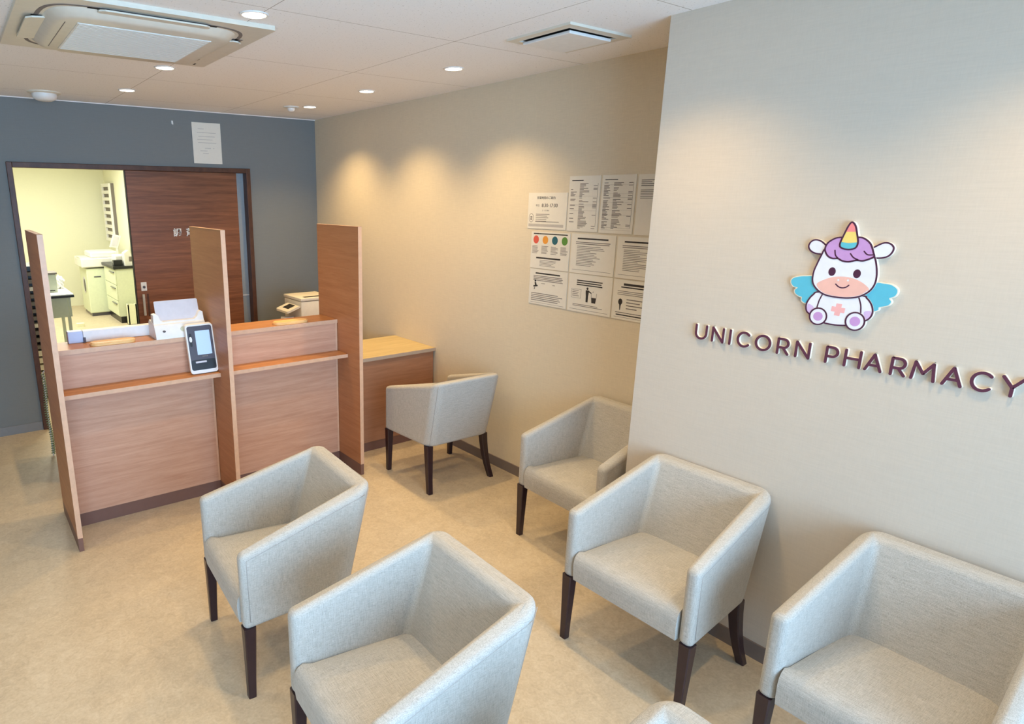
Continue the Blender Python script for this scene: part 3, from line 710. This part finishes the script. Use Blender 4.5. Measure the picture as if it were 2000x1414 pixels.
def dtext(seed, n, head=True):
    def d(bar, shape, txt, W_, H_):
        bar(.045, H_-.03, W_-.05, H_-.022, 'inkdark')
        lines(bar, .035, W_-.03, H_-.048, 2, .009, .004, 'ink', .05, seed)
        lines(bar, .045, W_-.05, H_-.070, n, .0088, .0028, 'ink', .6, seed+1); bar(.02, .018, W_-.02, .0195, 'ink')
    return d
def d8(bar, shape, txt, W_, H_):
    bar(.05, H_-.028, W_-.06, H_-.020, 'inkdark'); lines(bar, .035, W_-.03, H_-.042, 4, .009, .004, 'ink', .1, 50)
    shape(ell(.052, .142-.0, .007, .007, 12), 'inkdark'); shape([(.046, .133), (.058, .133), (.064, .115), (.050, .113)], 'inkdark'); shape([(.036, .112), (.072, .118), (.072, .110), (.040, .103)], 'inkdark')
    shape([(.046, .10), (.052, .10), (.048, .09), (.042, .093)], 'inkdark'); bar(.10, .128, .13, .131); bar(.19, .125, .21, .128)
    lines(bar, .022, W_-.03, .065, 5, .0105, .004, 'ink', .15, 52); bar(.018, .010, W_-.02, .0115, 'ink')
def d9(bar, shape, txt, W_, H_):
    lines(bar, .06, W_-.06, H_-.038, 3, .012, .006, 'inkdark', .12, 60)
    for a in ([(.025, .13), (.095, .13), (.095, .1288), (.025, .1288)], [(.025, .08), (.095, .08), (.095, .0788), (.025, .0788)], [(.025, .08), (.0262, .08), (.0262, .13), (.025, .13)], [(.0938, .08), (.095, .08), (.095, .13), (.0938, .13)]): shape(a, 'ink')
    lines(bar, .032, .085, .120, 4, .010, .003, 'ink', .3, 61)
    shape(ell(.138, .139, .007, .007, 12), 'inkdark'); shape([(.127, .130), (.149, .130), (.149, .120), (.146, .095), (.145, .062), (.131, .062), (.130, .095), (.127, .12)], 'inkdark')
    shape([(.149, .128), (.168, .118), (.166, .113), (.148, .120)], 'inkdark'); shape([(.168, .092), (.202, .092), (.198, .062), (.172, .062)], 'inkdark'); shape([(.165, .118), (.167, .118), (.169, .092), (.167, .092)], 'ink'); shape([(.203, .118), (.205, .118), (.203, .092), (.201, .092)], 'ink')
    shape([(.172, .124), (.182, .122), (.180, .128)], 'ink'); lines(bar, .04, W_-.05, .042, 2, .008, .003, 'ink', .2, 62); bar(.018, .014, W_-.02, .0155, 'ink')
def d10(bar, shape, txt, W_, H_):
    bar(.065, H_-.030, W_-.06, H_-.018, 'inkdark'); bar(.05, H_-.042, W_-.09, H_-.036, 'inkdark'); lines(bar, .03, W_-.08, H_-.062, 3, .009, .003, 'ink', .2, 70)
    shape(ell(.052, .095, .013, .017, 16), 'inkdark'); shape([(.047, .082), (.057, .082), (.054, .05), (.050, .05)], 'inkdark')
    lines(bar, .09, .2, .108, 4, .016, .005, 'ink', .4, 71); bar(.025, .036, W_-.04, .039, 'inkdark'); bar(.03, .022, W_-.04, .028, 'inkdark'); bar(.018, .012, W_-.02, .0135, 'ink')
poster(2.846, 2.541, 1.630, 1.838, 'landscape opening hours notice reading 8:30-17:00', d1)
poster(2.537, 2.320, 1.627, 1.926, 'portrait notice with a dense price table, beside the opening hours notice', dtab(5, .5))
poster(2.312, 2.097, 1.625, 1.926, 'portrait notice with the densest table, second tall sheet from the opening hours notice', dtab(9, .85))
poster(2.089, 1.879, 1.624, 1.924, 'portrait notice with text only in its upper part, partly hidden at the projecting wall', d4)
poster(2.806, 2.502, 1.396, 1.612, 'landscape notice with four coloured circles', d5)
poster(2.494, 2.190, 1.395, 1.614, 'landscape text notice, middle sheet of the notices, right beside the coloured circles', dtext(40, 13))
poster(2.182, 1.880, 1.395, 1.612, 'landscape text notice in the middle row, partly hidden at the projecting wall', dtext(45, 13))
poster(2.803, 2.500, 1.177, 1.390, 'landscape notice with a small wheelchair figure, under the coloured circles', d8)
poster(2.492, 2.188, 1.175, 1.390, 'landscape notice with a person and a waste bin figure', d9)
poster(2.183, 1.880, 1.175, 1.388, 'landscape notice with a black lamp shaped figure, partly hidden at the projecting wall', d10)
# certificate and hook on the blue wall
r = thing('certificate', 'white certificate sheet on the slate wall above the sliding door', 'notice', (1.9, YB, 2.084))
new_mesh('sheet', B(((1.777, YB-.006, 2.084), (2.020, YB-.001, 2.411)), bev=.001), M['paper'], r)
bm = bmesh.new()
for u0, u1, v in ((.05, .10, .275), (.04, .20, .245), (.05, .19, .215), (.04, .17, .190), (.045, .20, .165), (.10, .15, .122), (.17, .18, .122), (.06, .12, .10), (.08, .13, .08)):
    box(bm, (1.777+u0, YB-.0065, 2.084+v), (1.777+u1, YB-.0058, 2.084+v+.004))
new_mesh('printed_text', bm, M['lightink'], r)
r = thing('wall_hook', 'tiny white hook on the slate wall beside the certificate', 'hook', (1.622, YB, 2.39))
hk = new_mesh('hook_plate', B(((1.615, YB-.004, 2.385), (1.629, YB, 2.41)), bev=.001), M['white'], r)
new_mesh('hook_arm', B(((1.618, YB-.016, 2.38), (1.626, YB-.004, 2.388)), ((1.618, YB-.016, 2.388), (1.626, YB-.012, 2.395))), M['white'], r)

# ------------------------------------------------------------------ raised emblem and letters
E0 = .92, 1.5
def fe(u, v, d): return (XL-d, E0[0]-u/1000, E0[1]+v/1000)
r = thing('emblem_sign', 'raised unicorn emblem sign with wings and a rainbow horn above the letters', 'sign', (XL, E0[0], E0[1]))
S = {'wingL': [(-86.5, 41.4), (-117.0, 43.3), (-141.1, 39.2), (-158.6, 30.9), (-161.3, 17.2), (-151.6, 4.9), (-137.0, 1.6), (-145.0, -7.7), (-141.7, -19.0), (-127.9, -27.4), (-118.9, -29.6), (-118.1, -41.1), (-107.8, -48.1), (-94.3, -46.3), (-79.2, -26.3), (-61.6, -4.6)],
 'wingR': [(92.6, 39.5), (115.5, 42.0), (136.3, 39.8), (151.8, 29.6), (155.0, 18.0), (149.6, 5.4), (136.9, -2.2), (143.6, -11.9), (139.1, -23.1), (127.3, -29.3), (113.9, -34.2), (112.8, -43.5), (96.6, -48.9), (83.0, -30.7), (68.0, -4.7)],
 'body': [(-61.6, -4.6), (-83.6, -17.0), (-95.7, -36.6), (-100.5, -55.5), (-96.6, -74.9), (-85.3, -85.0), (-52.1, -104.8), (-21.7, -109.9), (7.2, -110.2), (37.6, -105.2), (66.0, -92.7), (90.6, -77.9), (99.6, -59.4), (97.9, -41.0), (89.8, -23.6), (76.9, -9.8), (59.6, -2.7)],
 'tipL': [(-93.2, -49.5), (-74.8, -60.3), (-82.3, -74.6), (-88.2, -82.1), (-95.3, -71.4), (-96.7, -58.3)], 'tipR': [(75.7, -55.1), (93.5, -49.4), (97.8, -59.6), (90.8, -75.6), (82.0, -74.5)],
 'earL': [(-66.8, 150.6), (-88.0, 165.9), (-106.1, 168.7), (-118.3, 161.1), (-123.0, 146.4), (-115.5, 132.5), (-99.2, 124.0), (-78.3, 122.2), (-58.7, 122.7), (-52, 140)],
 'earR': [(60, 145), (80.4, 161.5), (96.9, 169.9), (112.4, 167.8), (123.0, 156.8), (121.7, 142.1), (111.5, 128.1), (92.1, 121.6), (67.9, 122), (55, 130)],
 'head': [(-77.8, 119.1), (-85.6, 93.0), (-92.9, 63.4), (-92.9, 34.2), (-85.6, 15.5), (-67.9, -2.0), (-42.6, -13.6), (-7.5, -16.6), (25.9, -14.7), (54.8, -6.4), (78.7, 12.0), (90.8, 34.8), (92.8, 62.3), (87.4, 94.9), (75.7, 127.0), (52.7, 155.4), (7.7, 167.9), (-47.0, 161.9), (-69.7, 141.7)],
 'muzzle': [(-77.5, 21.2), (-56.5, 38.0), (-29.3, 49.6), (-1.7, 53.6), (26.5, 51.1), (55.4, 40.2), (78.4, 21.8), (70.8, 11.1), (54.2, -2.7), (25.4, -11.3), (-8.0, -13.5), (-43.2, -9.8), (-64.7, 1.6)],
 'mane': [(-30.2, 180.7), (-48.9, 174.2), (-64.0, 160.9), (-69.6, 144.9), (-67.6, 132.4), (-57.2, 117.4), (-41.8, 110.7), (-26.3, 111.8), (-12.6, 105.1), (7.1, 103.5), (27.9, 109.8), (46.8, 109.7), (64.2, 117.1), (75.9, 125.5), (72.9, 135.8), (66.1, 153.3), (57.2, 167.7), (40.7, 180.2), (22.8, 183.8)],
 'horn': [(-2.4, 231.0), (-11.0, 220.2), (-19.5, 192.5), (-26.5, 166.1), (-26.3, 152.2), (-16.2, 145.1), (0.7, 143.1), (16.5, 147.2), (23.1, 156.7), (23.4, 171.8), (16.8, 195.6), (9.0, 219.4)],
 'hornY': [(-17.6, 199.6), (15.2, 201.0), (20.6, 183.7), (23.8, 167.3), (-2.6, 164.3), (-26.7, 165.4), (-22.2, 183.2)],
 'hornT': [(-26.8, 166.1), (-2.5, 163.7), (23.7, 167.9), (23.1, 156.7), (16.4, 147.8), (0.6, 144.0), (-16.3, 146.0), (-26.0, 152.2)]}
def sh(name, pts, mat, d, par, outline=None, back=True, sm=True, n=4):
    p = smooth_pts(pts, n) if sm else pts
    bm = bmesh.new(); prism(bm, p, fe, d-.0006, d); o = new_mesh(name, bm, M[mat], par)
    lo = parent_world(r)
    if back:
        bm = bmesh.new(); prism(bm, grow(p, 3.0), fe, 0.0, d-.0007); new_mesh('backing', bm, M['creamacr'], o, loc=lo)
    if outline:
        bm = bmesh.new(); ribbon(bm, p, outline, fe, d-.0002, d+.0003, True); new_mesh('outline', bm, M['l_out'], o, loc=lo)
    return o
def add(par, name, mat, fn):
    bm = bmesh.new(); fn(bm); return new_mesh(name, bm, M[mat], par, loc=parent_world(r))
for k in ('wingL', 'wingR'): sh('wing', S[k], 'l_blue', .0110, r)
for k in ('earL', 'earR'): sh('ear', S[k], 'l_white', .0115, r, 5.0)
bd = sh('body', S['body'], 'l_white', .0120, r, 5.0)
D = .0120
for k in ('tipL', 'tipR'): add(bd, 'paw_tip', 'l_tip', lambda bm: prism(bm, smooth_pts(S[k], 3), fe, D-.0001, D+.00015))
def cross(bm):
    c, q, s = (0, -58), 20.5, 8.5; a = math.radians(-3)
    pts = [(-s, q), (s, q), (s, s), (q, s), (q, -s), (s, -s), (s, -q), (-s, -q), (-s, -s), (-q, -s), (-q, s), (-s, s)]
    prism(bm, [(c[0]+x*math.cos(a)-y*math.sin(a), c[1]+x*math.sin(a)+y*math.cos(a)) for x, y in pts], fe, D-.0001, D+.0002)
add(bd, 'cross', 'l_cross', cross)
add(bd, 'arm_line', 'l_out', lambda bm: [ribbon(bm, smooth_pts(k, 5, False), 4.2, fe, D-.0001, D+.0003) for k in ([(-54.3, -10.2), (-61.6, -33.8), (-65.1, -58.9)], [(54.0, -9.6), (63.2, -33.4), (67.2, -57.9)])])
for cx, cy, rx in ((-57, -89, 26.5), (55.6, -89.5, 27.5)):
    ft_ = sh('foot', ell(cx, cy, rx, rx+2, 30), 'l_white', .0128, r, 5.0, sm=False)
    add(ft_, 'foot_pad', 'l_purple', lambda bm: prism(bm, ell(cx, cy, rx*.56, rx*.58, 26), fe, .0127, .0131))
hd = sh('head', S['head'], 'l_white', .0135, r, 5.0); D2 = .0135
add(hd, 'muzzle', 'l_pink', lambda bm: prism(bm, smooth_pts(S['muzzle'], 4), fe, D2-.0001, D2+.00015))
add(hd, 'eye', 'l_out', lambda bm: [prism(bm, ell(x, y, 11, 14.5, 24), fe, D2-.0001, D2+.0003) for x, y in ((-37, 67), (37, 66.5))])
add(hd, 'nostril', 'l_white', lambda bm: [prism(bm, ell(x, y, 3, 3.4, 14), fe, D2, D2+.0003) for x, y in ((-14, 41), (14.5, 42.5))])
add(hd, 'mouth', 'l_out', lambda bm: ribbon(bm, smooth_pts([(-19.3, 26.5), (-10.3, 19.0), (1, 16.3), (12, 19.5), (19.5, 26.9)], 5, False), 4.0, fe, D2, D2+.0004))
mn = sh('mane', S['mane'], 'l_purple', .0142, r, 5.2)
add(mn, 'curl', 'l_out', lambda bm: [ribbon(bm, smooth_pts(k, 5, False), 4.2, fe, .0141, .0145) for k in ([(-38.9, 137.5), (-35.0, 122.1), (-26.5, 112.8)], [(8.4, 129.8), (18.4, 118.3), (33.0, 111.7)], [(45.9, 140.0), (56.8, 130.1), (72.5, 130.4)])])
hn = sh('horn', S['horn'], 'l_coral', .0148, r, 5.2)
add(hn, 'yellow_band', 'l_yel', lambda bm: prism(bm, S['hornY'], fe, .0147, .01485)); add(hn, 'blue_band', 'l_teal', lambda bm: prism(bm, S['hornT'], fe, .0147, .01485))

def arc(cx, cy, rx, ry, a0, a1, n=14): return [(cx+rx*math.cos(math.radians(a0+(a1-a0)*i/n)), cy+ry*math.sin(math.radians(a0+(a1-a0)*i/n))) for i in range(n+1)]
GL = {'U': [[(0, 1), (0, .40)]+arc(.5, .42, .5, .42, 180, 360)[1:]+[(1, 1)]], 'N': [[(0, 0), (0, 1)], [(0, 1), (1, 0)], [(1, 0), (1, 1)]], 'I': [[(0, 0), (0, 1)]],
      'C': [arc(.56, .5, .56, .5, 44, 316, 26)], 'O': [arc(.5, .5, .5, .5, 0, 360, 36)], 'R': [[(0, 0), (0, 1)], [(0, 1), (.5, 1)]+arc(.55, .71, .42, .29, 90, -90)+[(0, .42)], [(.5, .42), (1, 0)]],
      'P': [[(0, 0), (0, 1)], [(0, 1), (.5, 1)]+arc(.52, .70, .48, .30, 90, -90)+[(0, .40)]], 'H': [[(0, 0), (0, 1)], [(1, 0), (1, 1)], [(0, .5), (1, .5)]],
      'A': [[(0, 0), (.5, 1)], [(.5, 1), (1, 0)], [(.19, .32), (.81, .32)]], 'M': [[(0, 0), (.1, 1)], [(.1, 1), (.5, .36)], [(.5, .36), (.9, 1)], [(.9, 1), (1, 0)]], 'Y': [[(0, 1), (.5, .46)], [(1, 1), (.5, .46)], [(.5, .46), (.5, 0)]]}
LT = [('U', 1.416, 1.363), ('N', 1.346, 1.294), ('I', 1.2755, 1.2655), ('C', 1.245, 1.193), ('O', 1.176, 1.116), ('R', 1.097, 1.052), ('N', 1.034, .982), ('P', .936, .893), ('H', .878, .825), ('A', .817, .764), ('R', .745, .700), ('M', .690, .624), ('A', .611, .558), ('C', .544, .491), ('Y', .476, .422)]
SW, ZB_, ZT_ = .0092, 1.2535, 1.3160
word = 'UNICORN PHARMACY'; posn = [0, 1, 2, 3, 4, 5, 6, 8, 9, 10, 11, 12, 13, 14, 15]
desc = {0: 'U starting the word UNICORN', 1: 'N after the U of UNICORN', 2: 'I of UNICORN', 3: 'C in UNICORN between I and O', 4: 'O of UNICORN', 5: 'R in UNICORN after the O', 6: 'N ending the word UNICORN', 7: 'P starting the word PHARMACY', 8: 'H of PHARMACY', 9: 'A of PHARMACY between H and R', 10: 'R of PHARMACY between A and M', 11: 'M of PHARMACY', 12: 'A of PHARMACY between M and C', 13: 'C of PHARMACY beside the Y', 14: 'Y ending the word PHARMACY at the picture edge'}
for i, (ch, ya, yb) in enumerate(LT):
    t = thing('sign_letter', 'raised plum letter '+desc[i], 'letter', (XL, (ya+yb)/2, ZB_), 'raised letters of UNICORN PHARMACY')
    wd = max(ya-yb-SW, .0001)
    fl = lambda u, v, d: (XL-d, ya-SW/2-u, ZB_+SW/2+v)
    b1, b2 = bmesh.new(), bmesh.new()
    for k, st in enumerate(GL[ch]):
        pts = [(u*wd, v*(ZT_-ZB_-SW)) for u, v in st]
        cl = ch == 'O'
        if cl: pts = pts[:-1]
        ribbon(b1, pts, SW+.0012, fl, 0.0, .0105-k*.00008, cl); ribbon(b2, pts, SW-.0004, fl, .0106, .0122-k*.00008, cl)
    new_mesh('letter_body', b1, M['creamacr'], t); new_mesh('letter_face', b2, M['plum'], t)

# ------------------------------------------------------------------ dispensary
for y in (7.4, 10.2):
    t = thing('ceiling_panel_light', 'lit ceiling panel in the dispensary '+('near the doorway' if y < 9 else 'over the copier'), 'ceiling light', (.9, y, H), 'panel lights in the dispensary')
    new_mesh('panel_frame', B(((.28, y-.17, H-.02), (1.52, y+.17, H))), M['white'], t)
    new_mesh('diffuser', B(((.30, y-.15, H-.023), (1.50, y+.15, H-.0205))), M['disp_lamp'], t)
    o = area('panel_lamp', (0, 0, -.03), (0, 0, 0), 1.2, .3, P_DISP, (.97, 1.0, .88)); o.parent = t
r = thing('wall_slot_rack', 'white wall rack with eight rows of slots in the dispensary', 'rack', (XD, 11.7, 1.12))
new_mesh('rack_slot_shade', B(((XD-.05, 11.40, 1.10), (XD-.001, 12.02, 2.03))), M['ink'], r)  # grey back, shade inside the slots given as colour
new_mesh('rack_shelves', B(*[((XD-.075, 11.46, 1.10+k*.1095), (XD-.0505, 11.96, 1.10+k*.1095+.052)) for k in range(9)]), M['white'], r)
for y in (11.40, 11.96): new_mesh('rack_side', B(((XD-.078, y, 1.10), (XD-.0505, y+.06, 2.03))), M['white'], r)
r = thing('drawer_cabinet', 'pale cabinet with drawers and a black top in the dispensary', 'cabinet', (2.1, 10.4, 0))
new_mesh('cabinet_body', B(((1.92, 10.01, .10), (XD-.001, 10.80, .80))), M['cabinet'], r)
new_mesh('plinth', B(((1.93, 10.02, 0), (XD-.001, 10.79, .10))), M['black'], r)
new_mesh('worktop', B(((1.88, 9.97, .80), (XD-.001, 10.83, .84))), M['black'], r)
for k, (z0, z1) in enumerate(((.11, .33), (.34, .56), (.57, .79))):
    d = new_mesh('drawer', B(((1.903, 10.015, z0), (1.9195, 10.795, z1)), bev=.003), M['cabinet'], r)
    new_mesh('drawer_handle', B(((1.885, 10.05, z1-.05), (1.9025, 10.35, z1-.038))), M['dark'], d, loc=parent_world(r))
r = thing('photocopier', 'pale floor standing copier beside the drawer cabinet in the dispensary', 'copier', (1.95, 11.2, 0))
new_mesh('copier_body', B(((1.66, 10.87, .05), (2.2, 11.5, .74)), bev=.012), M['cabinet'], r)
new_mesh('copier_base', B(((1.68, 10.89, 0), (2.18, 11.48, .05))), M['dark'], r)
new_mesh('scanner_unit', B(((1.60, 10.85, .76), (2.2, 11.5, .90)), bev=.015), M['white'], r)
new_mesh('document_feeder', B(((1.75, 10.90, .90), (2.15, 11.45, .99)), bev=.02), M['white'], r)
new_mesh('tray_slot', B(((1.76, 10.866, .605), (1.86, 10.872, .622))), M['dark'], r)
bm = bmesh.new(); prism(bm, ell(11.15, .47, .11, .13, 24), lambda u, v, d: (d, u, v), 1.659, 1.654); new_mesh('round_door', bm, M['lilac'], r)
bm = bmesh.new(); prism(bm, ell(11.10, .47, .055, .10, 24), lambda u, v, d: (d, u, v), 1.654, 1.650); new_mesh('round_window', bm, M['black'], r)
o = new_mesh('paper_sheet', B(((1.60, 10.95, .9005), (1.745, 11.3, .908))), M['yellow']); o.rotation_euler = (0, 0, 0); tag(o, 'pale yellow paper lying on the copier in the dispensary', 'paper')
r = thing('label_printer', 'white label printer with a black front on the black topped cabinet', 'printer', (2.02, 10.3, .84))
new_mesh('printer_body', B(((1.97, 10.2, .8405), (2.15, 10.5, .98)), bev=.015), M['white'], r)
new_mesh('printer_front', B(((1.92, 10.1, .8405), (2.04, 10.199, .92)), bev=.004), M['black'], r)
r = thing('weighing_scale', 'white tilted device with a grey display on the black topped cabinet', 'device', (2.17, 10.2, .84))
bm = bmesh.new(); prism(bm, [(2.06, .8405), (2.24, .8405), (2.20, .93), (2.12, 1.06), (2.06, 1.02)], lambda u, v, d: (u, d, v), 10.02, 10.18); new_mesh('device_body', bm, M['white'], r)
new_mesh('display', B(((2.12, 10.012, .90), (2.18, 10.019, .97))), M['ink'], r)
r = thing('desk_monitor', 'small tilted white screen above the cabinet in the dispensary', 'monitor', (2.12, 10.65, .84))
bm = bmesh.new(); prism(bm, [(1.98, 1.08), (2.10, 1.06), (2.16, 1.24), (2.05, 1.27)], lambda u, v, d: (u, d, v), 10.6, 10.62); new_mesh('screen_panel', bm, M['white'], r)
bm = bmesh.new(); prism(bm, [(2.01, 1.10), (2.085, 1.088), (2.13, 1.22), (2.06, 1.24)], lambda u, v, d: (u, d, v), 10.597, 10.5995); new_mesh('screen_face', bm, M['lilac'], r)
new_mesh('screen_stand', B(((2.07, 10.605, .8405), (2.10, 10.635, 1.09))), M['white'], r)
o = new_mesh('storage_bin', B(((1.99, 9.80, 0), (2.11, 9.815, .30)), ((1.99, 9.80, 0), (2.005, 9.93, .30)), ((2.095, 9.80, 0), (2.11, 9.93, .30)), ((1.99, 9.915, 0), (2.11, 9.93, .30)), ((1.99, 9.80, 0), (2.11, 9.93, .01))), M['yellow']); tag(o, 'narrow pale yellow bin on the floor in front of the drawer cabinet', 'bin')
bm = bmesh.new(); prism(bm, rrect(1.33, 10.03, 1.43, 10.13, .02), f0, 0, .05); o = new_mesh('small_box', bm, M['yellow']); tag(o, 'small pale yellow box on the dispensary floor', 'box')
r = thing('work_desk', 'grey work desk with a black edged top in the dispensary', 'desk', (.65, 7.5, 0))
new_mesh('desk_top', B(((.30, 7.2, .845), (.955, 7.8, .855))), M['white'], r)
new_mesh('top_edge', B(((.30, 7.195, .822), (.96, 7.8, .845))), M['black'], r)
new_mesh('modesty_panel', B(((.32, 7.23, .62), (.90, 7.25, .822))), M['steelgrey'], r)
new_mesh('side_panel', B(((.905, 7.25, .62), (.93, 7.78, .822))), M['steelgrey'], r)
for x, y in ((.34, 7.24), (.885, 7.24), (.34, 7.74), (.885, 7.74)): new_mesh('leg', B(((x, y, 0), (x+.03, y+.03, .62))), M['steelgrey'], r)
r = thing('desk_machine', 'grey boxy machine with a flat lid on the dispensary work desk', 'machine', (.80, 7.5, .856))
new_mesh('machine_body', B(((.66, 7.42, .8555), (.845, 7.60, 1.04)), bev=.006), M['steelgrey'], r)
new_mesh('machine_lid', B(((.65, 7.40, 1.042), (.855, 7.61, 1.06)), bev=.004), M['ink'], r)
new_mesh('feed_slot', B(((.70, 7.416, .87), (.82, 7.4195, .88))), M['slot'], r)
bm = bmesh.new(); bmesh.ops.create_icosphere(bm, subdivisions=4, radius=1)
for v in bm.verts:
    n_ = .8+.28*math.sin(5*v.co.x+2*v.co.z)*math.cos(4*v.co.y+1)+.12*math.sin(11*v.co.z+7*v.co.x)
    v.co = Vector((.905+v.co.x*.055*n_, 7.72+v.co.y*.06*n_, .856+max(0, (.45+v.co.z*.55*n_))*.15))
o = new_mesh('plastic_bag', bm, M['white'], smooth=True, loc=(.905, 7.72, .856)); tag(o, 'crumpled white plastic bag on the edge of the dispensary work desk', 'bag')
r = thing('tray_rack', 'tall dark rack of stacked medicine trays just inside the doorway', 'rack', (.6, 6.6, 0))
new_mesh('rack_frame', B(((.448, 6.5, .05), (.462, 6.9, 1.21)), ((.59, 6.5, .05), (.604, 6.9, 1.21)), ((.448, 6.5, 1.20), (.604, 6.9, 1.215)), ((.448, 6.88, .05), (.604, 6.90, 1.21)), ((.462, 6.6, .05), (.59, 6.88, 1.2)), ((.448, 6.5, 0), (.604, 6.9, .05))), M['black'], r)
rd = random.Random(4)
for k in range(17):
    z = .075+k*.066
    m = 'offwhite' if (k in (1, 2, 3, 4, 5, 9, 14)) else 'ink'
    t = new_mesh('tray', B(((.464, 6.49, z), (.588, 6.599, z+(.048 if k < 6 else .034))), bev=.002), M[m], r)

bpy.context.view_layer.update()
